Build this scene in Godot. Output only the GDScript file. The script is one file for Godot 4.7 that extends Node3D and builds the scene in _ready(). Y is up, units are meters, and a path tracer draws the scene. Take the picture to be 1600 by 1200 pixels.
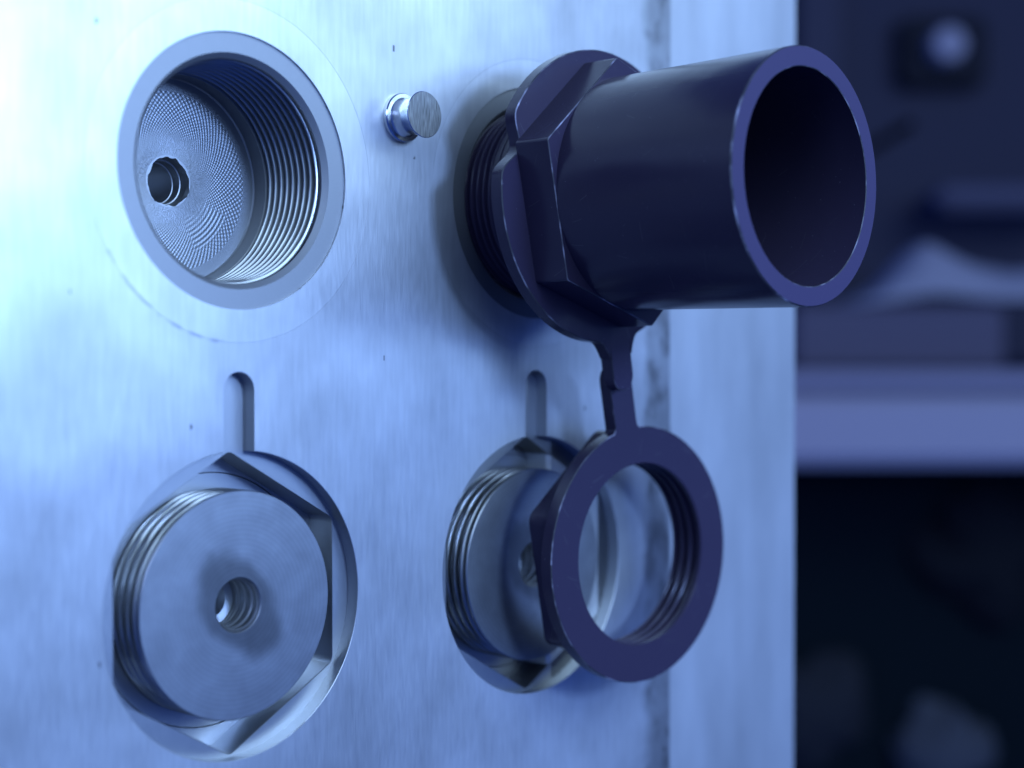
extends Node3D
# A steel injection mould plate with thread and nut cavities, a black pipe fitting and its lock nut. All shapes are worked out in millimetres.

const MM := 0.001
const X1 := 168.4      # the two columns and two rows of cavities
const X2 := 248.46
const YT := 34.94
const YB := -45.02
const HEX_TURN := 12.0 # degrees that the fitting and its nut are turned from the cavity they came out of

var steel_plate: StandardMaterial3D
var steel_bush: StandardMaterial3D
var steel_pin_face: StandardMaterial3D
var plastic_glint: StandardMaterial3D
var steel_side: StandardMaterial3D
var steel_turned: StandardMaterial3D
var steel_pocket: StandardMaterial3D
var steel_thread: StandardMaterial3D
var steel_core: StandardMaterial3D
var steel_knurl: StandardMaterial3D
var steel_bore: StandardMaterial3D
var steel_pin: StandardMaterial3D
var plastic: StandardMaterial3D
var plastic_cut: StandardMaterial3D


# ---------------------------------------------------------------- mesh helpers
class Surf:
	var v := PackedVector3Array()
	var n := PackedVector3Array()
	var uv := PackedVector2Array()

	func tri(a, b, c, na, nb, nc, ua, ub, uc) -> void:
		var g: Vector3 = (b - a).cross(c - a)
		if g.length_squared() < 1e-14:
			return
		v.append(a)
		n.append(na)
		uv.append(ua)
		if g.dot(na + nb + nc) > 0.0: # Godot's front faces run clockwise
			v.append(c); n.append(nc); uv.append(uc)
			v.append(b); n.append(nb); uv.append(ub)
		else:
			v.append(b); n.append(nb); uv.append(ub)
			v.append(c); n.append(nc); uv.append(uc)

	func quad(p: Array, nn: Array, t: Array) -> void: # corners in order round the quad
		tri(p[0], p[1], p[2], nn[0], nn[1], nn[2], t[0], t[1], t[2])
		tri(p[0], p[2], p[3], nn[0], nn[2], nn[3], t[0], t[2], t[3])

	func mesh() -> ArrayMesh:
		var a := []
		a.resize(Mesh.ARRAY_MAX)
		var w := v.duplicate()
		for i in w.size():
			w[i] *= 0.001
			n[i] = n[i].normalized()
		a[Mesh.ARRAY_VERTEX] = w
		a[Mesh.ARRAY_NORMAL] = n
		a[Mesh.ARRAY_TEX_UV] = uv
		var m := ArrayMesh.new()
		m.add_surface_from_arrays(Mesh.PRIMITIVE_TRIANGLES, a)
		return m


func obj(called: String, s: Surf, mat: Material, parent: Node = self, at := Vector3.ZERO) -> MeshInstance3D:
	var o := MeshInstance3D.new()
	o.name = called
	o.mesh = s.mesh()
	o.material_override = mat
	o.position = at * MM
	parent.add_child(o, true)
	return o


func thing(called: String, label: String, category: String, at := Vector3.ZERO, kind := "") -> Node3D:
	var o := Node3D.new()
	o.name = called
	o.position = at * MM
	add_child(o, true)
	tag(o, label, category, kind)
	return o


func tag(o: Node, label: String, category: String, kind := "") -> void:
	o.set_meta("label", label)
	o.set_meta("category", category)
	if kind:
		o.set_meta("kind", kind)


func angles(extra := [], steps := 240) -> PackedFloat64Array:
	var a := []
	for i in steps:
		a.append(TAU * i / steps)
	for e in extra:
		a.append(fposmod(e, TAU))
	a.sort()
	var out := PackedFloat64Array()
	for x in a:
		if out.is_empty() or x - out[-1] > 1e-5:
			out.append(x)
	return out


func loop(a: PackedFloat64Array, radius: Callable, z: float, inset := 0.0) -> PackedVector3Array:
	var p := PackedVector3Array()
	for x in a:
		var r: float = radius.call(x) - inset
		p.append(Vector3(cos(x) * r, sin(x) * r, z))
	return p


func round_(r: float) -> Callable:
	return func(_a): return r


# a hexagon of that circumradius with rounded corners, the first corner at «turn»
func hexagon(big: float, fillet: float, turn: float) -> Callable:
	return func(a):
		var d: float = fposmod(a - turn + PI / 6.0, PI / 3.0) - PI / 6.0
		var c: float = big - 1.1547 * fillet
		var edge := atan2(fillet * 0.5, c + fillet * 0.866)
		if absf(d) < edge:
			return c * cos(d) + sqrt(maxf(fillet * fillet - pow(c * sin(d), 2), 0.0))
		return big * 0.8660254 / cos(PI / 6.0 - absf(d))


func hexagon_angles(big: float, fillet: float, turn: float) -> Array:
	var c: float = big - 1.1547 * fillet
	var edge := atan2(fillet * 0.5, c + fillet * 0.866)
	var out := []
	for k in 6:
		for j in 9:
			out.append(turn + k * PI / 3.0 + edge * (j - 4) / 4.0)
	return out


# a disc with one round-ended strap that points along «turn»; «fillet» softens the strap's root
func keyhole(r: float, half: float, reach: float, turn: float, fillet := 0.0) -> Callable:
	return func(a):
		var d: float = absf(angle_difference(turn, a))
		var best := r
		if d < 0.5:
			var c := reach - half # the centre of the round end
			var top: float = c * cos(d) + sqrt(maxf(half * half - pow(c * sin(d), 2), 0.0)) if c * sin(d) < half else 0.0
			var side: float = half / maxf(sin(d), 1e-6)
			var s: float = minf(top, side) if side * cos(d) > c else side
			if side * cos(d) > c:
				s = top
			best = maxf(r, s)
			if fillet > 0.0:
				# the root flares: widen the strap close to the disc
				var along := best * cos(d)
				var k := r + fillet - along
				var w := asin(half / r)
				if d > w and d < w + fillet / r:
					var t := (d - w) / (fillet / r)
					best = maxf(best, r + fillet * pow(1.0 - t, 2.2))
		return best


func keyhole_angles(r: float, half: float, reach: float, turn: float, fillet := 0.0) -> Array:
	var out := []
	var w := asin(half / r) + 1e-5
	var w2 := atan2(half, reach - half)
	for j in 33:
		out.append(turn + w2 * (j - 16) / 16.0)
	for j in 13:
		for s in [-1.0, 1.0]:
			out.append(turn + s * lerpf(w2, w, j / 12.0))
	if fillet > 0.0:
		for j in 13:
			for s in [-1.0, 1.0]:
				out.append(turn + s * (w + fillet / r * j / 12.0))
	return out


func rectangle(x0: float, x1: float, y0: float, y1: float) -> Callable:
	return func(a):
		var c := cos(a)
		var s := sin(a)
		var t := 1e9
		if c > 1e-9: t = minf(t, x1 / c)
		if c < -1e-9: t = minf(t, x0 / c)
		if s > 1e-9: t = minf(t, y1 / s)
		if s < -1e-9: t = minf(t, y0 / s)
		return t


# a flat band between two loops that have the same angles
func flat(s: Surf, a: PackedVector3Array, b: PackedVector3Array, up := Vector3(0, 0, 1), uvs := 0.01, shift := Vector2.ZERO) -> void:
	var c := a.size()
	for i in c:
		var j := (i + 1) % c
		var p := [a[i], a[j], b[j], b[i]]
		var t := []
		for q in p:
			t.append((Vector2(q.x, q.y) + shift) * uvs)
		s.quad(p, [up, up, up, up], t)


# a band between two loops, smooth except at corners; «side» 1 faces out, -1 faces the axis
func wall(s: Surf, a: PackedVector3Array, b: PackedVector3Array, side := 1.0, uvs := 0.01) -> void:
	var c := a.size()
	var face := []
	for i in c:
		var j := (i + 1) % c
		var e := a[j] - a[i] if a[j].distance_squared_to(a[i]) > 1e-10 else b[j] - b[i]
		var g := e.cross(b[i] - a[i] if a[i].distance_squared_to(b[i]) > 1e-12 else Vector3(0, 0, 1)).normalized()
		var mid := a[i] + a[j]
		if g.x * mid.x + g.y * mid.y < 0.0 and absf(g.z) < 0.9:
			g = -g
		face.append(g * side)
	var run := 0.0
	for i in c:
		var j := (i + 1) % c
		var h := (i + c - 1) % c
		var n0: Vector3 = face[i] + face[h] if face[i].dot(face[h]) > 0.8 else face[i]
		var n1: Vector3 = face[i] + face[j] if face[i].dot(face[j]) > 0.8 else face[i]
		var w := a[i].distance_to(a[j])
		var d := a[i].distance_to(b[i])
		s.quad([a[i], a[j], b[j], b[i]], [n0, n1, n1, n0], [Vector2(run, 0) * uvs, Vector2(run + w, 0) * uvs, Vector2(run + w, d) * uvs, Vector2(run, d) * uvs])
		run += w


# a profile of (radius, height) turned round the z axis; the surface faces the left of the way the profile runs when «side» is 1
func lathe(s: Surf, prof: Array, side := 1.0, seg := 160, polar := 0.0) -> void:
	var k := prof.size()
	var f := []
	for i in k - 1:
		var d: Vector2 = prof[i + 1] - prof[i]
		f.append(Vector2(-d.y, d.x).normalized() * side)
	var run := 0.0
	for i in k - 1:
		var p: Vector2 = prof[i]
		var q: Vector2 = prof[i + 1]
		var n0: Vector2 = f[i] + f[i - 1] if i > 0 and f[i].dot(f[i - 1]) > 0.8 else f[i]
		var n1: Vector2 = f[i] + f[i + 1] if i < k - 2 and f[i].dot(f[i + 1]) > 0.8 else f[i]
		var len_ := p.distance_to(q)
		for j in seg:
			var c0 := Vector2.from_angle(TAU * j / seg)
			var c1 := Vector2.from_angle(TAU * (j + 1) / seg)
			var t := [Vector2(float(j) / seg * 8.0, run * 0.01), Vector2((j + 1.0) / seg * 8.0, run * 0.01), Vector2((j + 1.0) / seg * 8.0, (run + len_) * 0.01), Vector2(float(j) / seg * 8.0, (run + len_) * 0.01)]
			if polar > 0.0: # laid flat over a disc of that radius
				t = [c0 * p.x, c1 * p.x, c1 * q.x, c0 * q.x]
				for m in 4:
					t[m] = t[m] / (2.0 * polar) + Vector2(0.5, 0.5)
			s.quad([Vector3(c0.x * p.x, c0.y * p.x, p.y), Vector3(c1.x * p.x, c1.y * p.x, p.y), Vector3(c1.x * q.x, c1.y * q.x, q.y), Vector3(c0.x * q.x, c0.y * q.x, q.y)],
				[Vector3(c0.x * n0.x, c0.y * n0.x, n0.y), Vector3(c1.x * n0.x, c1.y * n0.x, n0.y), Vector3(c1.x * n1.x, c1.y * n1.x, n1.y), Vector3(c0.x * n1.x, c0.y * n1.x, n1.y)], t)
		run += len_


# a helical thread between two heights; «side» 1 for a screw, -1 for the inside of a nut
func thread(s: Surf, root: float, depth: float, z0: float, z1: float, pitch: float, side := 1.0, seg := 168, sharp := 2.2) -> void:
	var rows := int(ceil((z1 - z0) / pitch * 14.0))
	var rad := func(z: float, a: float) -> float:
		var w := fposmod(z / pitch - a / TAU, 1.0)
		var crest := clampf((0.5 - absf(w - 0.5)) * sharp - 0.12 * sharp, 0.0, 1.0)
		crest = smoothstep(0.0, 1.0, crest)
		var fade := clampf(minf(z - z0, z1 - z) / (pitch * 0.35), 0.0, 1.0)
		return root + side * depth * crest * fade
	var pts := []
	var nrm := []
	for i in rows + 1:
		var z := lerpf(z0, z1, float(i) / rows)
		var rp := PackedVector3Array()
		var rn := PackedVector3Array()
		for j in seg + 1:
			var a := TAU * j / seg
			var r: float = rad.call(z, a)
			var dr: float = (rad.call(z + 0.02, a) - rad.call(z - 0.02, a)) / 0.04
			rp.append(Vector3(cos(a) * r, sin(a) * r, z))
			rn.append(Vector3(cos(a), sin(a), -dr).normalized() * side)
		pts.append(rp)
		nrm.append(rn)
	for i in rows:
		for j in seg:
			var t0 := Vector2(float(j) / seg * 8.0, lerpf(z0, z1, float(i) / rows) * 0.02)
			var t1 := Vector2((j + 1.0) / seg * 8.0, lerpf(z0, z1, (i + 1.0) / rows) * 0.02)
			s.quad([pts[i][j], pts[i][j + 1], pts[i + 1][j + 1], pts[i + 1][j]], [nrm[i][j], nrm[i][j + 1], nrm[i + 1][j + 1], nrm[i + 1][j]], [t0, Vector2(t1.x, t0.y), t1, Vector2(t0.x, t1.y)])


# a box with chamfered edges, centred
func block(s: Surf, size: Vector3, ch: float) -> void:
	var h := size / 2.0
	var ax := [Vector3.RIGHT, Vector3.UP, Vector3.BACK]
	var face_pts := {}
	for k in 3:
		for sg in [-1.0, 1.0]:
			var nn: Vector3 = ax[k] * sg
			var u: Vector3 = ax[(k + 1) % 3]
			var w: Vector3 = ax[(k + 2) % 3]
			var hu := h[(k + 1) % 3] - ch
			var hw := h[(k + 2) % 3] - ch
			var p := []
			for c in [[-1, -1], [1, -1], [1, 1], [-1, 1]]:
				p.append(nn * h[k] + u * hu * c[0] + w * hw * c[1])
			face_pts[[k, sg]] = p
			s.quad(p, [nn, nn, nn, nn], [Vector2(0, 0), Vector2(hu, 0) * 0.02, Vector2(hu, hw) * 0.02, Vector2(0, hw) * 0.02])
	for k in 3: # edges along axis k
		var u: Vector3 = ax[(k + 1) % 3]
		var w: Vector3 = ax[(k + 2) % 3]
		for a in [-1.0, 1.0]:
			for b in [-1.0, 1.0]:
				var nn: Vector3 = (u * a + w * b).normalized()
				var e: Vector3 = ax[k] * (h[k] - ch)
				var p1: Vector3 = u * a * h[(k + 1) % 3] + w * b * (h[(k + 2) % 3] - ch)
				var p2: Vector3 = u * a * (h[(k + 1) % 3] - ch) + w * b * h[(k + 2) % 3]
				s.quad([p1 - e, p1 + e, p2 + e, p2 - e], [nn, nn, nn, nn], [Vector2.ZERO, Vector2.RIGHT, Vector2.ONE, Vector2.DOWN])
	for a in [-1.0, 1.0]:
		for b in [-1.0, 1.0]:
			for c in [-1.0, 1.0]:
				var sg := Vector3(a, b, c)
				var q := sg * (h - Vector3(ch, ch, ch))
				var nn := sg.normalized()
				s.tri(q + Vector3(a * ch, 0, 0), q + Vector3(0, b * ch, 0), q + Vector3(0, 0, c * ch), nn, nn, nn, Vector2.ZERO, Vector2.RIGHT, Vector2.ONE)


# ---------------------------------------------------------------- textures
func noise(seed_: int, freq: float, octaves := 4) -> FastNoiseLite:
	var f := FastNoiseLite.new()
	f.seed = seed_
	f.noise_type = FastNoiseLite.TYPE_SIMPLEX_SMOOTH
	f.frequency = freq
	f.fractal_octaves = octaves
	return f


# streaks that run down the picture: short grinding lines of uneven length
func streaks(seed_: int, side: int, stretch: int, bright: float, contrast: float) -> Image:
	var r := RandomNumberGenerator.new()
	r.seed = seed_
	var raw := PackedByteArray()
	raw.resize(side * (side / stretch))
	for i in raw.size():
		raw[i] = clampi(int(128.0 + contrast * 60.0 * r.randfn() * 0.6 + (bright - 1.0) * 128.0), 0, 255)
	var im := Image.create_from_data(side, side / stretch, false, Image.FORMAT_L8, raw)
	im.resize(side, side, Image.INTERPOLATE_CUBIC)
	im.convert(Image.FORMAT_RGB8)
	return im


func tex(im: Image) -> ImageTexture:
	return ImageTexture.create_from_image(im)


func painted(side: int, at: Callable) -> ImageTexture:
	var raw := PackedByteArray()
	raw.resize(side * side * 3)
	var k := 0
	for y in side:
		for x in side:
			var c: Vector3 = at.call((x + 0.5) / side, (y + 0.5) / side)
			raw[k] = int(clampf(c.x, 0.0, 1.0) * 255.0)
			raw[k + 1] = int(clampf(c.y, 0.0, 1.0) * 255.0)
			raw[k + 2] = int(clampf(c.z, 0.0, 1.0) * 255.0)
			k += 3
	return tex(Image.create_from_data(side, side, false, Image.FORMAT_RGB8, raw))


func metal(called: String, grey: float, rough: float, metallic := 1.0) -> StandardMaterial3D:
	var m := StandardMaterial3D.new()
	m.resource_name = called
	m.albedo_color = Color(grey, grey * 1.01, grey * 1.02).linear_to_srgb()
	m.metallic = metallic
	m.roughness = rough
	return m


func dull(called: String, c: Color, rough := 0.7) -> StandardMaterial3D:
	var m := StandardMaterial3D.new()
	m.resource_name = called
	m.albedo_color = c.linear_to_srgb()
	m.roughness = rough
	m.metallic_specular = 0.36 if rough < 0.55 else 0.1
	return m


func make_materials() -> void:
	var fine := tex(streaks(3, 2048, 18, 1.0, 1.0))
	var fine_rough := tex(streaks(9, 2048, 18, 1.65, 0.3))
	var blot := noise(21, 3.2, 5)
	var blot2 := noise(5, 11.0, 4)
	var line := noise(77, 60.0, 3)
	var edge := noise(31, 16.0, 4)
	var rng := RandomNumberGenerator.new()
	rng.seed = 4
	var specks := []
	for i in 46:
		specks.append(Vector3(rng.randf(), rng.randf(), rng.randf_range(0.0005, 0.0012) * (2.0 if i % 9 == 0 else 1.0)))
	# the plate's face, 260 mm across: worn patches, specks, grime along its free edge and round the lower left of the first bush
	var side := 1024
	var ground := painted(side, func(u, v):
		var x: float = 95.0 + u * 260.0
		var y: float = -140.0 + v * 260.0
		var g: float = 0.80 + 0.10 * blot.get_noise_2d(u, v * 0.7) + 0.07 * blot2.get_noise_2d(u, v)
		g += 0.03 * line.get_noise_2d(u * 3.0, v * 0.3)
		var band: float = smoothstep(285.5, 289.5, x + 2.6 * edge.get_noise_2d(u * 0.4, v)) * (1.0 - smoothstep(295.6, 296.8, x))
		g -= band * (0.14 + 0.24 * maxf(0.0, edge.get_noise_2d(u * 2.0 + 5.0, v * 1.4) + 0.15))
		var d := Vector2(x - X1, y - YT)
		var a := rad_to_deg(atan2(d.y, d.x))
		if absf(d.length() - 31.6) < 0.5 and a > -150.0 and a < -95.0:
			g -= 0.18 * (1.0 - absf(d.length() - 31.6) / 0.5) * clampf(0.5 + 1.6 * blot2.get_noise_2d(u * 6.0, v * 6.0), 0.0, 1.0)
		return Vector3(g, g, g))
	var im := ground.get_image()
	for p in specks:
		var c := Vector2(p.x, p.y) * side
		var r: float = maxf(p.z * side, 0.7)
		for yy in range(int(c.y - r * 2.5), int(c.y + r * 2.5) + 1):
			for xx in range(int(c.x - r) , int(c.x + r) + 1):
				if xx >= 0 and yy >= 0 and xx < side and yy < side and Vector2(xx - c.x, (yy - c.y) / 2.0).length() <= r:
					im.set_pixel(xx, yy, im.get_pixel(xx, yy).darkened(0.45))
	ground = tex(im)
	steel_plate = metal("ground steel plate", 0.80, 0.44, 0.78)
	steel_plate.albedo_texture = ground
	steel_plate.roughness_texture = fine_rough
	steel_plate.heightmap_enabled = true
	steel_plate.heightmap_scale = 0.00012
	steel_plate.heightmap_texture = fine
	steel_plate.texture_repeat = true

	steel_bush = metal("ground steel bush", 0.86, 0.44, 0.78)
	steel_bush.albedo_texture = ground
	steel_bush.roughness_texture = fine_rough
	steel_bush.heightmap_enabled = true
	steel_bush.heightmap_scale = 0.00012
	steel_bush.heightmap_texture = fine

	steel_side = metal("rolled steel side plate", 0.72, 0.48, 0.72)
	steel_side.albedo_texture = painted(512, func(u, v):
		var g: float = 0.84 + 0.10 * blot.get_noise_2d(u * 1.5 + 9.0, v * 0.5) + 0.05 * blot2.get_noise_2d(u * 2.0, v * 0.4)
		return Vector3(g, g, g))
	steel_side.roughness_texture = fine_rough

	steel_turned = metal("turned steel", 0.25, 0.72)
	steel_turned.roughness_texture = fine_rough
	steel_pocket = metal("milled steel", 0.40, 0.46)
	steel_pocket.roughness_texture = fine_rough
	steel_thread = metal("cut thread steel", 0.34, 0.36)
	steel_bore = metal("drilled steel", 0.34, 0.5)
	steel_pin = metal("ground pin steel", 0.6, 0.22)
	var pin_lines := streaks(15, 256, 32, 1.3, 0.8)
	steel_pin_face = metal("sawn pin face", 0.5, 0.34)
	steel_pin_face.albedo_texture = tex(pin_lines)

	# core ends: faced steel with an oil stain that has crept out of the hole
	steel_core = metal("faced core end", 0.50, 0.48)
	var creep := noise(12, 2.6, 3)
	steel_core.albedo_texture = painted(512, func(u, v):
		var p := Vector2(u - 0.5, v - 0.5) * 2.0
		var q := p.rotated(deg_to_rad(48.0))
		var r := Vector2(q.x / 0.60, q.y / 0.36).length() + 0.16 * creep.get_noise_2d(u * 1.4, v * 1.4)
		var stain := 1.0 - smoothstep(0.72, 1.12, r)
		var g: float = 0.82 + 0.055 * creep.get_noise_2d(u * 2.0 + 3.0, v * 2.0) + 0.012 * sin(p.length() * 150.0) + 0.01 * blot2.get_noise_2d(u * 1.5, v * 1.5)
		g *= lerpf(1.0, 0.74, stain)
		return Vector3(g, g, g))
	steel_core.roughness_texture = fine_rough

	# cavity floor: crossed spiral chatter marks outside, torn radial burrs round the sprue hole
	steel_knurl = metal("chattered cavity floor", 0.22, 0.46)
	var rag := noise(40, 9.0, 3)
	var rag2 := noise(41, 40.0, 2)
	steel_knurl.heightmap_enabled = true
	steel_knurl.heightmap_scale = 0.010
	steel_knurl.heightmap_texture = painted(1024, func(u, v):
		var p := Vector2(u - 0.5, v - 0.5) * 2.0 * 19.6
		var r := p.length()
		var a := p.angle()
		var h := 0.5
		var swirl := log(maxf(r, 1.0))
		var one := sin(96.0 * (a + swirl))
		var two := sin(96.0 * (a - swirl))
		var dim := 0.5 + 0.25 * (one + two)
		var k: float = smoothstep(7.5, 12.0, r + 2.0 * rag.get_noise_2d(u, v)) * (1.0 - smoothstep(17.3, 17.8, r))
		h = lerpf(0.5, 0.2 + 0.6 * dim, k)
		var t: float = (1.0 - smoothstep(6.0, 11.5, r + 2.6 * rag.get_noise_2d(u * 1.7, v * 1.7)))
		h += t * (0.26 * rag2.get_noise_2d(a * 1.4, r * 0.02) + 0.05 * rag2.get_noise_2d(a * 0.5, r * 0.03 + 3.0))
		if a > -1.25 and a < -0.3 and r < 15.5: # a sector where only the turning grooves show
			var g: float = smoothstep(-1.25, -1.0, a) * (1.0 - smoothstep(-0.5, -0.3, a)) * (1.0 - smoothstep(14.0, 15.5, r)) * k
			h = lerpf(h, 0.5 + 0.3 * sin(r * TAU / 0.85), g * 0.8)
		return Vector3(h, h, h))

	# black plastic: dust specks and short pale scuffs, a faintly rippled skin
	var scuff := Image.create(1024, 1024, false, Image.FORMAT_RGB8)
	scuff.fill(Color(0.18, 0.155, 0.218))
	for i in 260:
		var c := Vector2(rng.randf(), rng.randf()) * 1024.0
		var pale := rng.randf_range(0.2, 0.62)
		var dirn := Vector2.from_angle(rng.randf_range(-0.5, 0.9) + (PI / 2.0 if i % 3 == 0 else 0.0))
		var n_steps := int(rng.randf_range(1.0, 4.0)) if i % 5 else int(rng.randf_range(12.0, 60.0))
		if i % 5 == 0:
			pale = rng.randf_range(0.22, 0.36)
		for k in n_steps:
			var q := c + dirn * k + Vector2(0, sin(k * 0.05) * 2.0)
			scuff.set_pixel(posmod(int(q.x), 1024), posmod(int(q.y), 1024), Color(pale, pale, pale * 1.04))
	var scuffs := tex(scuff)
	var ripple := NoiseTexture2D.new()
	ripple.noise = noise(60, 0.006, 3)
	ripple.width = 512
	ripple.height = 512
	ripple.seamless = true
	ripple.as_normal_map = true
	ripple.bump_strength = 6.0
	plastic = dull("black moulded plastic", Color(1, 1, 1), 0.22)
	plastic_cut = dull("sawn black plastic", Color(1, 1, 1), 0.52)
	for m: StandardMaterial3D in [plastic, plastic_cut]:
		m.albedo_texture = scuffs
		m.uv1_triplanar = true
		m.uv1_scale = Vector3.ONE * 15.0
		m.metallic_specular = 0.31
	plastic.normal_enabled = true
	plastic.normal_texture = ripple
	plastic.normal_scale = 0.10
	plastic_cut.albedo_color = Color(0.032, 0.024, 0.058).linear_to_srgb()
	plastic_cut.albedo_texture = null
	var glint_mask := noise(33, 5.0, 5)
	plastic_glint = dull("black plastic with painted edge glint", Color(1, 1, 1), 0.5)  # bevel highlights painted into the colour, broken into worn pale patches
	plastic_glint.uv1_triplanar = true
	plastic_glint.uv1_scale = Vector3.ONE * 25.0
	plastic_glint.albedo_texture = painted(256, func(u, v):
		var g: float = 0.19 + 1.0 * maxf(0.0, glint_mask.get_noise_2d(u, v) - 0.04)
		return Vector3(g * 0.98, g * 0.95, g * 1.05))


# ---------------------------------------------------------------- the mould
func plate_uv(s: Surf, a: PackedVector3Array, b: PackedVector3Array, c: Vector2) -> void:
	flat(s, a, b, Vector3(0, 0, 1), 1.0 / 260.0, c - Vector2(95.0, -140.0))


func shifted(p: PackedVector3Array, by: Vector3) -> PackedVector3Array:
	var q := p.duplicate()
	for i in q.size():
		q[i] += by
	return q


func rim_uv(s: Surf, hole: Callable, ang: PackedFloat64Array, c: Vector2, cell: Array, chamfer: float) -> void:
	var outer := loop(ang, rectangle(cell[0] - c.x, cell[1] - c.x, cell[2] - c.y, cell[3] - c.y), 0.0)
	var k := s.v.size()
	var edge := loop(ang, hole, 0.0, -chamfer)
	plate_uv(s, outer, edge, c)
	var low := loop(ang, hole, -chamfer)
	wall(s, edge, low, -1.0)
	for i in range(k, s.v.size()):
		s.v[i] += Vector3(c.x, c.y, 0)
		if s.n[i].z < 0.99: # the broken edge catches light from above
			s.n[i] = Vector3(s.n[i].x, s.n[i].y, absf(s.n[i].z) + 0.001).normalized()


func build_mould() -> void:
	var plate := thing("mould_plate", "brushed steel mould plate with two round thread cavities above two nut cavities", "mould plate")
	var body := Surf.new()
	var corner := [60.0, 208.43, 296.4, 1.0, 120.0, -150.0]
	var cells := [[60.0, 208.43, 1.0, 120.0], [208.43, 296.4, 1.0, 120.0], [60.0, 208.43, -150.0, 1.0], [208.43, 296.4, -150.0, 1.0]]
	var spots := [Vector2(X1, YT), Vector2(X2, YT), Vector2(X1, YB), Vector2(X2, YB)]
	for i in 4:
		var c: Vector2 = spots[i]
		var cell: Array = cells[i]
		var extra := []
		for x in [cell[0], cell[1]]:
			for y in [cell[2], cell[3]]:
				extra.append(atan2(y - c.y, x - c.x))
		var hole := round_(31.52)
		if i > 1:
			hole = keyhole(28.5, 3.45, 43.0, PI / 2.0)
			extra += keyhole_angles(28.5, 3.45, 43.0, PI / 2.0)
		rim_uv(body, hole, angles(extra), c, cell, 0.02 if i < 2 else 0.12)
	# free right edge: a small chamfer, then the side
	var up := Vector3(0, 0, 1)
	var q := [Vector3(296.4, -150, 0), Vector3(296.4, 120, 0), Vector3(297.0, 120, -0.6), Vector3(297.0, -150, -0.6)]
	var cn := Vector3(1, 0, 1).normalized()
	body.quad(q, [cn, cn, cn, cn], [Vector2(0.77, 0), Vector2(0.77, 1), Vector2(0.78, 1), Vector2(0.78, 0)])
	body.quad([Vector3(297, -150, -0.6), Vector3(297, 120, -0.6), Vector3(297, 120, -40), Vector3(297, -150, -40)], [Vector3.RIGHT, Vector3.RIGHT, Vector3.RIGHT, Vector3.RIGHT], [Vector2(0.78, 0), Vector2(0.78, 1), Vector2(0.9, 1), Vector2(0.9, 0)])
	body.quad([Vector3(60, 120, 0), Vector3(296.4, 120, 0), Vector3(296.4, 120, -40), Vector3(60, 120, -40)], [Vector3.UP, Vector3.UP, Vector3.UP, Vector3.UP], [Vector2(0, 0), Vector2(1, 0), Vector2(1, 0.2), Vector2(0, 0.2)])
	body.quad([Vector3(60, -150, 0), Vector3(296.4, -150, 0), Vector3(296.4, -150, -40), Vector3(60, -150, -40)], [Vector3.DOWN, Vector3.DOWN, Vector3.DOWN, Vector3.DOWN], [Vector2(0, 0), Vector2(1, 0), Vector2(1, 0.2), Vector2(0, 0.2)])
	body.quad([Vector3(60, -150, -40), Vector3(297, -150, -40), Vector3(297, 120, -40), Vector3(60, 120, -40)], [-up, -up, -up, -up], [Vector2(0, 0), Vector2(1, 0), Vector2(1, 1), Vector2(0, 1)])
	body.quad([Vector3(60, -150, 0), Vector3(60, 120, 0), Vector3(60, 120, -40), Vector3(60, -150, -40)], [Vector3.LEFT, Vector3.LEFT, Vector3.LEFT, Vector3.LEFT], [Vector2(0, 0), Vector2(1, 0), Vector2(1, 0.2), Vector2(0, 0.2)])
	obj("plate_body", body, steel_plate, plate)

	thread_cavity(plate, Vector3(X1, YT, 0), true)
	thread_cavity(plate, Vector3(X2, YT, 0), false)
	nut_cavity(plate, Vector3(X1, YB, 0))
	nut_cavity(plate, Vector3(X2, YB, 0))

	var pin := Surf.new()
	lathe(pin, [Vector2(4.95, -3.0), Vector2(4.95, 0.9), Vector2(4.75, 1.15)], -1.0, 96)
	lathe(pin, [Vector2(4.75, 1.15), Vector2(4.0, 1.2), Vector2(3.75, 1.6), Vector2(3.45, 2.6), Vector2(3.4, 3.2), Vector2(3.55, 4.0), Vector2(3.95, 5.2), Vector2(4.5, 6.6), Vector2(4.62, 6.9)], -1.0, 96)
	lathe(pin, [Vector2(4.62, 6.9), Vector2(4.5, 7.02)], -1.0, 96)
	var stem := obj("sprue_pin", pin, steel_pin, plate, Vector3(208.5, 49.2, 0))
	var cap := Surf.new()
	flat(cap, loop(angles([], 96), round_(4.5), 7.02), loop(angles([], 96), round_(0.0005), 7.02), Vector3(0, 0, 1), 1.0 / 9.4, Vector2(4.7, 4.7))
	obj("pin_face", cap, steel_pin_face, stem)

	var side := Surf.new()
	block(side, Vector3(100, 300, 40), 0.8)
	for i in side.uv.size():
		side.uv[i] = Vector2(side.v[i].x / 320.0 + 0.5, side.v[i].y / 320.0 + 0.5)
	var so := obj("side_plate", side, steel_side, self, Vector3(306.0, -15, -23.2))
	tag(so, "smooth pale steel plate set back behind the mould plate's stained right edge", "steel plate")


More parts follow.
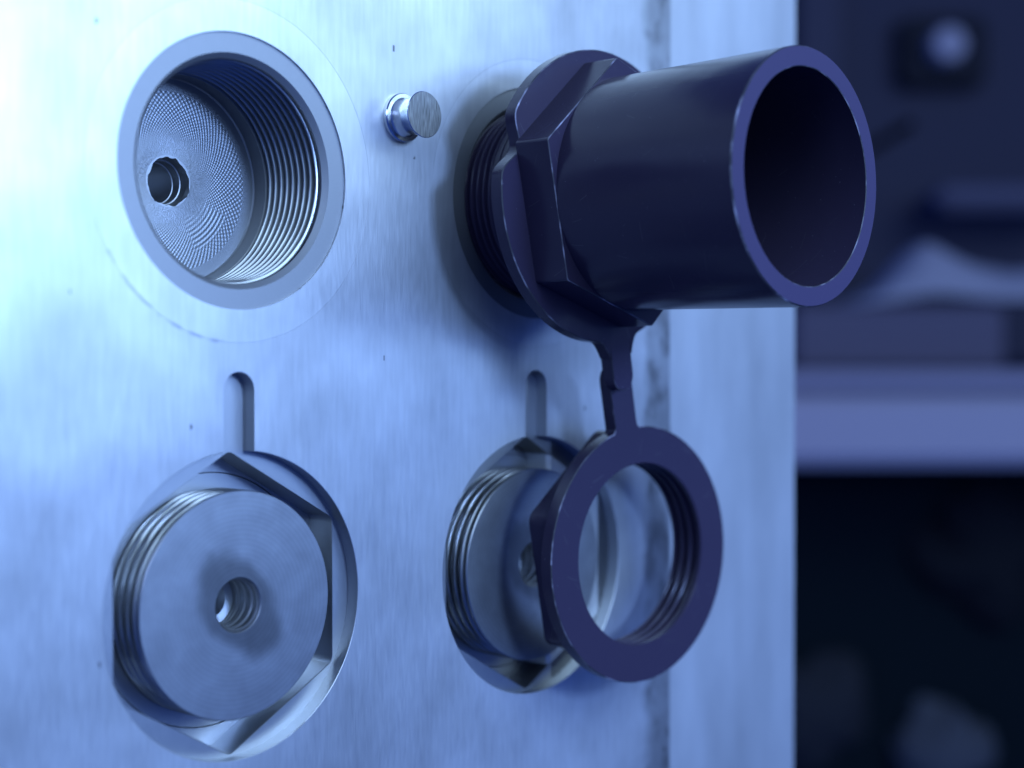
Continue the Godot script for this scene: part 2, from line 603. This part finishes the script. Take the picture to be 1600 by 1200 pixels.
func thread_cavity(plate: Node3D, at: Vector3, first: bool) -> void:
	var b := Surf.new()
	# the bush: a flush ring let into the plate
	var k := b.v.size()
	lathe(b, [Vector2(31.5, -4.0), Vector2(31.5, -0.03)], -1.0, 200)
	flat(b, loop(angles([], 200), round_(31.5), -0.01), loop(angles([], 200), round_(25.45), -0.01), Vector3(0, 0, 1), 1.0 / 260.0, Vector2(at.x - 95.0, at.y + 140.0))
	lathe(b, [Vector2(25.45, -0.01), Vector2(25.4, -0.5)], -1.0, 200)
	var bush := obj("cavity_bush", b, steel_bush, plate, at)
	var r := Surf.new()
	lathe(r, [Vector2(25.4, -0.5), Vector2(21.7, -0.52)], 1.0 if false else -1.0, 200)
	lathe(r, [Vector2(21.7, -0.52), Vector2(20.7, -1.5)], -1.0, 200)
	obj("seat_ring", r, steel_turned, bush)
	var t := Surf.new()
	lathe(t, [Vector2(20.7, -1.5), Vector2(20.55, -2.0)], -1.0, 168)
	thread(t, 21.45, 1.3, -18.6, -1.9, 1.85, -1.0, 168, 3.0)
	obj("thread", t, steel_thread, bush)
	var g := Surf.new()
	lathe(g, [Vector2(21.45, -18.6), Vector2(20.3, -18.9), Vector2(20.15, -22.4), Vector2(19.9, -22.7)], -1.0, 168)
	obj("relief", g, steel_bore, bush)
	var f := Surf.new()
	lathe(f, [Vector2(19.9, -22.7), Vector2(17.8, -22.75), Vector2(12.0, -22.85), Vector2(7.0, -22.9), Vector2(5.0, -22.9)], -1.0, 168, 19.6)
	obj("cavity_floor", f, steel_knurl, bush)
	var h := Surf.new()
	# a torn edge, then a stepped bore
	var ang := angles([], 120)
	var tear := noise(8, 1.1, 3)
	var ragged := func(a): return 4.75 + 0.6 * tear.get_noise_2d(cos(a) * 0.9, sin(a) * 0.9) + 0.12 * tear.get_noise_2d(cos(a) * 2.2, sin(a) * 2.2) + 0.05 * tear.get_noise_2d(cos(a) * 8.0, sin(a) * 8.0)
	flat(h, loop(ang, round_(5.05), -22.88), loop(ang, ragged, -22.80))
	wall(h, loop(ang, ragged, -22.80), loop(ang, round_(4.6), -23.6), -1.0)
	lathe(h, [Vector2(4.6, -23.6), Vector2(4.5, -25.4)], -1.0, 72)
	lathe(h, [Vector2(4.5, -25.4), Vector2(4.28, -25.5), Vector2(4.2, -27.6)], -1.0, 72)
	lathe(h, [Vector2(4.2, -27.6), Vector2(4.0, -27.7), Vector2(3.7, -42.0)], -1.0, 72)
	lathe(h, [Vector2(3.7, -42.0), Vector2(0.0, -43.0)], -1.0, 72)
	obj("sprue_hole", h, steel_bore, bush)


func nut_cavity(plate: Node3D, at: Vector3) -> void:
	var big := 28.3
	var fil := 1.7
	var turn := PI / 2.0
	var ang := angles(keyhole_angles(28.5, 3.45, 43.0, turn) + hexagon_angles(big, fil, turn))
	var key := keyhole(28.5, 3.45, 43.0, turn)
	var hx := hexagon(big, fil, turn)
	var p := Surf.new()
	wall(p, loop(ang, key, -0.12), loop(ang, key, -3.2), -1.0)
	flat(p, loop(ang, key, -3.2), loop(ang, hx, -3.2, -0.1))
	wall(p, loop(ang, hx, -3.2, -0.1), loop(ang, hx, -3.35), -1.0)
	wall(p, loop(ang, hx, -3.35), loop(ang, hx, -10.2), -1.0)
	flat(p, loop(ang, hx, -10.2), loop(ang, round_(24.12), -10.2))
	lathe(p, [Vector2(24.12, -10.2), Vector2(24.12, -11.0)], -1.0, 200)
	var pocket := obj("nut_pocket", p, steel_pocket, plate, at)
	var sh := Surf.new()
	lathe(sh, [Vector2(24.02, -11.0), Vector2(24.02, -10.35), Vector2(23.9, -10.22)], -1.0, 200)
	lathe(sh, [Vector2(23.9, -10.22), Vector2(20.0, -10.22)], -1.0, 200)
	obj("shoulder", sh, steel_pocket, pocket)
	var c := Surf.new()
	thread(c, 19.95, 1.3, -10.2, -1.5, 2.35, 1.0, 192, 5.0)
	lathe(c, [Vector2(19.95, -1.5), Vector2(20.9, -1.3), Vector2(21.25, -1.0), Vector2(21.25, -0.5)], -1.0, 192)
	lathe(c, [Vector2(21.25, -0.5), Vector2(21.05, -0.3)], -1.0, 192)
	obj("core_thread", c, steel_thread, pocket)
	var e := Surf.new()
	lathe(e, [Vector2(21.05, -0.3), Vector2(5.2, -0.3)], -1.0, 192, 21.1)
	obj("core_face", e, steel_core, pocket)
	var h := Surf.new()
	lathe(h, [Vector2(5.2, -0.3), Vector2(5.0, -0.6)], -1.0, 72)
	thread(h, 4.9, 0.28, -9.0, -0.6, 2.1, -1.0, 72, 3.5)
	lathe(h, [Vector2(4.9, -9.0), Vector2(3.4, -9.3), Vector2(3.4, -13.0)], -1.0, 72)
	lathe(h, [Vector2(3.4, -13.0), Vector2(1.2, -14.6), Vector2(0.0, -14.8)], -1.0, 72)
	obj("core_hole", h, steel_bore, pocket)


# ---------------------------------------------------------------- the black fitting and its nut
func build_fitting() -> void:
	var turn := deg_to_rad(90.0 + HEX_TURN)
	var t := thing("pipe_fitting", "black plastic threaded pipe fitting with hexagon and flange, half out of its cavity", "pipe fitting", Vector3(X2, YT, 0))
	var s := Surf.new()
	thread(s, 19.3, 1.2, -8.0, 15.0, 1.85, 1.0, 168, 3.5)
	lathe(s, [Vector2(19.3, 15.0), Vector2(19.6, 16.6)], -1.0, 168)
	lathe(s, [Vector2(19.3, -8.0), Vector2(17.0, -8.0)], -1.0, 168)
	obj("thread", s, plastic, t)

	var tab := deg_to_rad(-80.0)
	var nick := deg_to_rad(163.0)
	var plain := keyhole(30.9, 3.2, 41.9, tab, 3.6)
	var flange := func(a):
		var d: float = absf(angle_difference(nick, a)) / deg_to_rad(13.5)
		return plain.call(a) - (3.9 * pow(cos(minf(d, 1.0) * PI / 2.0), 2.0) if d < 1.0 else 0.0)
	var ang := angles(keyhole_angles(30.9, 3.2, 41.9, tab, 3.6))
	var f := Surf.new()
	var hole := loop(ang, round_(19.0), 19.6)
	flat(f, loop(ang, flange, 19.6, 0.22), hole)
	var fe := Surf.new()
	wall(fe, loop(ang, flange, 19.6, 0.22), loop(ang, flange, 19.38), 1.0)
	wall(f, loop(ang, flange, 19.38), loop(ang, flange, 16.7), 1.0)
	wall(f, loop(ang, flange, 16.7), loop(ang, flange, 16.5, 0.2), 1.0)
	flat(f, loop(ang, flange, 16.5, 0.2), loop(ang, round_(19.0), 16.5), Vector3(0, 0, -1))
	obj("painted_glint", fe, plastic_glint, obj("flange", f, plastic, t))

	var h := Surf.new()
	var hx := hexagon(28.15, 0.9, turn)
	var ha := angles(hexagon_angles(28.15, 0.9, turn))
	wall(h, loop(ha, hx, 19.5, -0.15), loop(ha, hx, 28.0), 1.0)
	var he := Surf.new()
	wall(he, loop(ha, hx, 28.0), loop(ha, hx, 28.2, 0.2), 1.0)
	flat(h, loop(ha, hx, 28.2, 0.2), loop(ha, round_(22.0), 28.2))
	obj("painted_glint", he, plastic_glint, obj("hexagon", h, plastic, t))

	var p := Surf.new()
	lathe(p, [Vector2(24.3, 19.3), Vector2(24.3, 28.0), Vector2(24.35, 40.0), Vector2(24.55, 60.0), Vector2(24.65, 70.25)], -1.0, 200)
	var q := Surf.new()
	lathe(q, [Vector2(20.75, 70.45), Vector2(20.55, 60.0), Vector2(20.3, 5.0)], 1.0, 200)
	lathe(q, [Vector2(20.3, 5.0), Vector2(0.0, 5.0)], -1.0, 100)
	var pipe := obj("pipe", p, plastic, t)
	obj("bore", q, plastic, pipe)
	var e := Surf.new()
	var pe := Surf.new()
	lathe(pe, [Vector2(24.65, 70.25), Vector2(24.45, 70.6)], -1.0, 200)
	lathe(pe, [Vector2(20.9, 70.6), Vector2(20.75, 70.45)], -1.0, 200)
	obj("painted_glint", pe, plastic_glint, pipe)
	flat(e, loop(angles([], 200), round_(24.45), 70.6), loop(angles([], 200), round_(20.9), 70.6), Vector3(0, 0, 1), 1.0 / 50.0, Vector2(25, 25))
	obj("cut_end", e, plastic_cut, pipe)


func build_nut() -> void:
	var turn := deg_to_rad(90.0 + 10.5)
	var n := thing("lock_nut", "black plastic flanged lock nut hanging by its strap before the right nut cavity", "lock nut", Vector3(265.7, -42.9, 16.35))
	n.rotation.y = deg_to_rad(-2.9)
	var key := keyhole(28.5, 3.4, 43.0, turn, 0.8)
	var ang := angles(keyhole_angles(28.5, 3.4, 43.0, turn, 0.8))
	var f := Surf.new()
	flat(f, loop(ang, key, 0.0, 0.2), loop(ang, round_(20.4), 0.0))
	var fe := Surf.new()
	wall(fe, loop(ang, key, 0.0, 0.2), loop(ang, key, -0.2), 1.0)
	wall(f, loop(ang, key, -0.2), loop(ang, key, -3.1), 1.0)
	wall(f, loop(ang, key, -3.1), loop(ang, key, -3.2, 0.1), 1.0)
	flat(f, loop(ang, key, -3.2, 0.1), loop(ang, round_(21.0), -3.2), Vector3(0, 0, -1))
	obj("painted_glint", fe, plastic_glint, obj("flange", f, plastic, n))
	var h := Surf.new()
	var hx := hexagon(28.3, 3.0, turn)
	var ha := angles(hexagon_angles(28.3, 3.0, turn))
	wall(h, loop(ha, hx, -3.15), loop(ha, hx, -9.0), 1.0)
	wall(h, loop(ha, hx, -9.0), loop(ha, hx, -9.2, 0.2), 1.0)
	flat(h, loop(ha, hx, -9.2, 0.2), loop(ha, round_(21.2), -9.2), Vector3(0, 0, -1))
	obj("hexagon", h, plastic, n)
	var t := Surf.new()
	lathe(t, [Vector2(20.4, 0.0), Vector2(20.15, -0.3), Vector2(20.15, -1.2)], -1.0, 192)
	thread(t, 21.2, 1.2, -9.2, -1.0, 2.35, -1.0, 192, 4.0)
	obj("thread", t, plastic, n)


# ---------------------------------------------------------------- the workshop behind
func build_background() -> void:
	# the machine behind stands square to the line of sight, 46 degrees to the plate
	var turn := deg_to_rad(-46.0)
	var across := Vector3(cos(turn), 0, -sin(turn)) # to the right in the picture
	var away := Vector3(sin(-turn), 0, -cos(turn))
	var g := 1.5 # how much larger and farther than a first layout at 0.95 m
	var place := func(right: float, y: float, deep: float) -> Vector3: return Vector3(0, y * g, 232.5) + across * right * g + away * deep * g
	var w := Surf.new()
	block(w, Vector3(4000, 3000, 60), 2.0)
	var o := obj("back_wall", w, dull("dark workshop wall", Color(0.03, 0.028, 0.045), 0.9), self, place.call(700, 0, 1700))
	o.rotation.y = turn
	tag(o, "dark out of focus workshop wall behind everything", "wall", "structure")

	var b := Surf.new()
	block(b, Vector3(700, 44, 90) * g, 10.0)
	o = obj("steel_beam", b, dull("grey painted steel", Color(0.33, 0.29, 0.36), 0.6), self, place.call(500, -40.0, 945))
	o.rotation.y = turn
	tag(o, "level pale grey steel beam behind the plate's right edge", "steel beam")
	b = Surf.new()
	block(b, Vector3(700, 12, 100) * g, 5.0)
	o = obj("shelf_board", b, dull("grey shelf edge", Color(0.24, 0.21, 0.28), 0.7), self, place.call(500, -11.5, 945))
	o.rotation.y = turn
	tag(o, "thin darker shelf board lying along the top of the pale beam", "shelf board")

	b = Surf.new()
	block(b, Vector3(128, 38, 70) * g, 6.0)
	o = obj("wooden_box", b, dull("dull brown board", Color(0.10, 0.085, 0.12), 0.8), self, place.call(232, 14.0, 955))
	o.rotation.y = turn
	tag(o, "dark low box standing on the shelf above the pale steel beam", "box")

	var c := Surf.new()
	cloth(c, g)
	o = obj("cloth", c, dull("light grey cloth", Color(0.26, 0.24, 0.29), 0.95), self, place.call(240, 33.2, 955))
	o.rotation.y = turn
	tag(o, "pale crumpled cloth heaped on top of the dark box", "cloth")

	var kb := thing("machine_cabinet", "dark machine cabinet with one round pale knob near its top", "machine cabinet", place.call(300, 150.0, 1150))
	kb.rotation.y = turn
	b = Surf.new()
	block(b, Vector3(330, 300, 40) * g, 4.0)
	obj("panel", b, dull("dark machine paint", Color(0.05, 0.046, 0.068), 0.8), kb)
	b = Surf.new()
	block(b, Vector3(62, 50, 24) * g, 8.0)
	obj("bracket", b, dull("black bracket", Color(0.024, 0.023, 0.030), 0.8), kb, Vector3(12, 74, 30) * g)
	b = Surf.new()
	lathe(b, [Vector2(0.5, 0), Vector2(17, 0), Vector2(19, 4), Vector2(19, 24), Vector2(16, 30), Vector2(0, 33)], -1.0, 48)
	obj("knob", b, dull("grey knob", Color(0.34, 0.30, 0.36), 0.6), kb, Vector3(10, 75, 42) * g)
	b = Surf.new()
	block(b, Vector3(34, 300, 20) * g, 6.0)
	obj("upright", b, dull("grey upright", Color(0.062, 0.056, 0.08), 0.8), kb, Vector3(-78, 0, 30) * g)
	b = Surf.new()
	lathe(b, [Vector2(5, -200), Vector2(5, 200)], -1.0, 20)
	obj("cable", b, dull("black cable", Color(0.005, 0.005, 0.006), 0.7), kb, Vector3(-48, 0, 40) * g)

	b = Surf.new()
	block(b, Vector3(110, 18, 60) * g, 12.0)
	o = obj("tool_tray", b, dull("grey tray", Color(0.10, 0.09, 0.13), 0.8), self, place.call(345, 112.0, 1080))
	o.rotation.y = turn
	tag(o, "small grey tray on the dark machine cabinet, level with the pipe's mouth", "tray")

	b = Surf.new()
	block(b, Vector3(700, 300, 60) * g, 6.0)
	o = obj("machine_bed", b, dull("oily dark casting", Color(0.007, 0.011, 0.014), 0.8), self, place.call(500, -222.0, 1100))
	o.rotation.y = turn
	tag(o, "black machine bed below the pale steel beam", "machine bed")
	var lump := noise(17, 0.5, 2)
	for k in [[205.0, -238.0, 40.0, "rounded dark casting low beside the plate's right edge", 0.028], [300.0, -272.0, 34.0, "rounded casting at the bottom right, paler than its neighbour", 0.075], [330.0, -130.0, 46.0, "dim blue grey casting high on the black machine bed", 0.016]]:
		b = Surf.new()
		var ang := angles([], 60)
		var prev := PackedVector3Array()
		for j in 9:
			var t := j / 8.0 * PI / 2.0
			var ring := loop(ang, func(a): return k[2] * g * cos(t) * (1.0 + 0.45 * lump.get_noise_2d(cos(a) * 1.6 + k[0], sin(a) * 1.6 + t)) + 0.01, sin(t) * 30.0 * g)
			if j:
				wall(b, prev, ring, 1.0)
			prev = ring
		o = obj("casting", b, dull("casting of tone %d" % int(k[0]), Color(k[4], k[4], k[4] * 1.15), 0.8), self, place.call(k[0], k[1], 1068))
		o.rotation.y = turn
		tag(o, k[3], "casting")


func cloth(s: Surf, g: float) -> void:
	var f := noise(91, 0.018, 2)
	var nx := 48
	var nz := 24
	var top := func(i: int, j: int) -> Vector3:
		var x := lerpf(-80.0, 110.0, float(i) / nx)
		var z := lerpf(-30.0, 30.0, float(j) / nz)
		var hump := 17.0 * exp(-pow((x - 15.0) / 26.0, 2)) + 23.0 * smoothstep(-45.0, 20.0, x)
		var fall := sqrt(maxf(0.0, 1.0 - pow(z / 30.5, 2))) * clampf(minf(x + 80.0, 110.0 - x) / 14.0, 0.0, 1.0)
		return Vector3(x, maxf(0.0, (hump + 4.0 * f.get_noise_2d(x, z)) * fall), z) * g
	for i in nx:
		for j in nz:
			var p := [top.call(i, j), top.call(i + 1, j), top.call(i + 1, j + 1), top.call(i, j + 1)]
			var n: Vector3 = (p[1] - p[0]).cross(p[3] - p[0]).normalized()
			if n.y < 0.0:
				n = -n
			s.quad(p, [n, n, n, n], [Vector2.ZERO, Vector2.RIGHT, Vector2.ONE, Vector2.DOWN])


# ---------------------------------------------------------------- light
func panel_light(called: String, at: Vector3, aim: Vector3, size: Vector2, energy: float, c: Color) -> void:
	var l := AreaLight3D.new()
	l.name = called
	l.area_size = size * MM
	l.light_energy = energy
	l.light_color = c.linear_to_srgb()
	l.shadow_enabled = true
	add_child(l)
	l.look_at_from_position(at * MM, aim * MM, Vector3.UP)


func _ready() -> void:
	var cam := Camera3D.new()
	cam.name = "camera"
	var lens := CameraAttributesPhysical.new()
	lens.frustum_focal_length = 47.96
	lens.frustum_focus_distance = 0.305
	lens.exposure_aperture = 7.0
	lens.frustum_near = 0.02
	lens.frustum_far = 20.0
	cam.attributes = lens
	cam.fov = 28.09
	cam.near = 0.02
	cam.far = 20.0
	add_child(cam)
	cam.position = Vector3(0, 0, 232.5) * MM
	cam.rotation_degrees = Vector3(-0.846, -46.0, 0)
	cam.current = true

	var e := Environment.new()
	e.background_mode = Environment.BG_COLOR
	e.background_color = Color(0.022, 0.065, 0.36).linear_to_srgb()
	e.tonemap_mode = Environment.TONE_MAPPER_LINEAR
	e.tonemap_exposure = 0.95
	e.sdfgi_enabled = true
	e.ssao_enabled = true
	e.ssil_enabled = true
	var env := WorldEnvironment.new()
	env.name = "environment"
	env.environment = e
	add_child(env)

	var mid := Vector3(215, 0, 0)
	# in front and above: three added unseen panels, dimmer downwards, that grade the plate
	panel_light("added_panel_top", Vector3(300, 620, 850), mid, Vector2(1700, 560), 1.8, Color(0.47, 0.71, 1.0))
	panel_light("added_panel_mid", Vector3(330, 170, 1020), mid, Vector2(1700, 250), 0.50, Color(0.35, 0.59, 1.0))
	panel_light("added_panel_low", Vector3(330, -60, 1020), mid, Vector2(1700, 190), 0.09, Color(0.18, 0.36, 1.0))
	panel_light("workshop_lamp_front", Vector3(235, 130, 600), mid, Vector2(90, 90), 0.46, Color(0.26, 0.46, 1.0))
	panel_light("workshop_lamp_left", Vector3(-450, 300, 300), mid, Vector2(220, 220), 0.14, Color(0.34, 0.52, 1.0))

	make_materials()
	build_mould()
	build_background()
	build_fitting()
	build_nut()
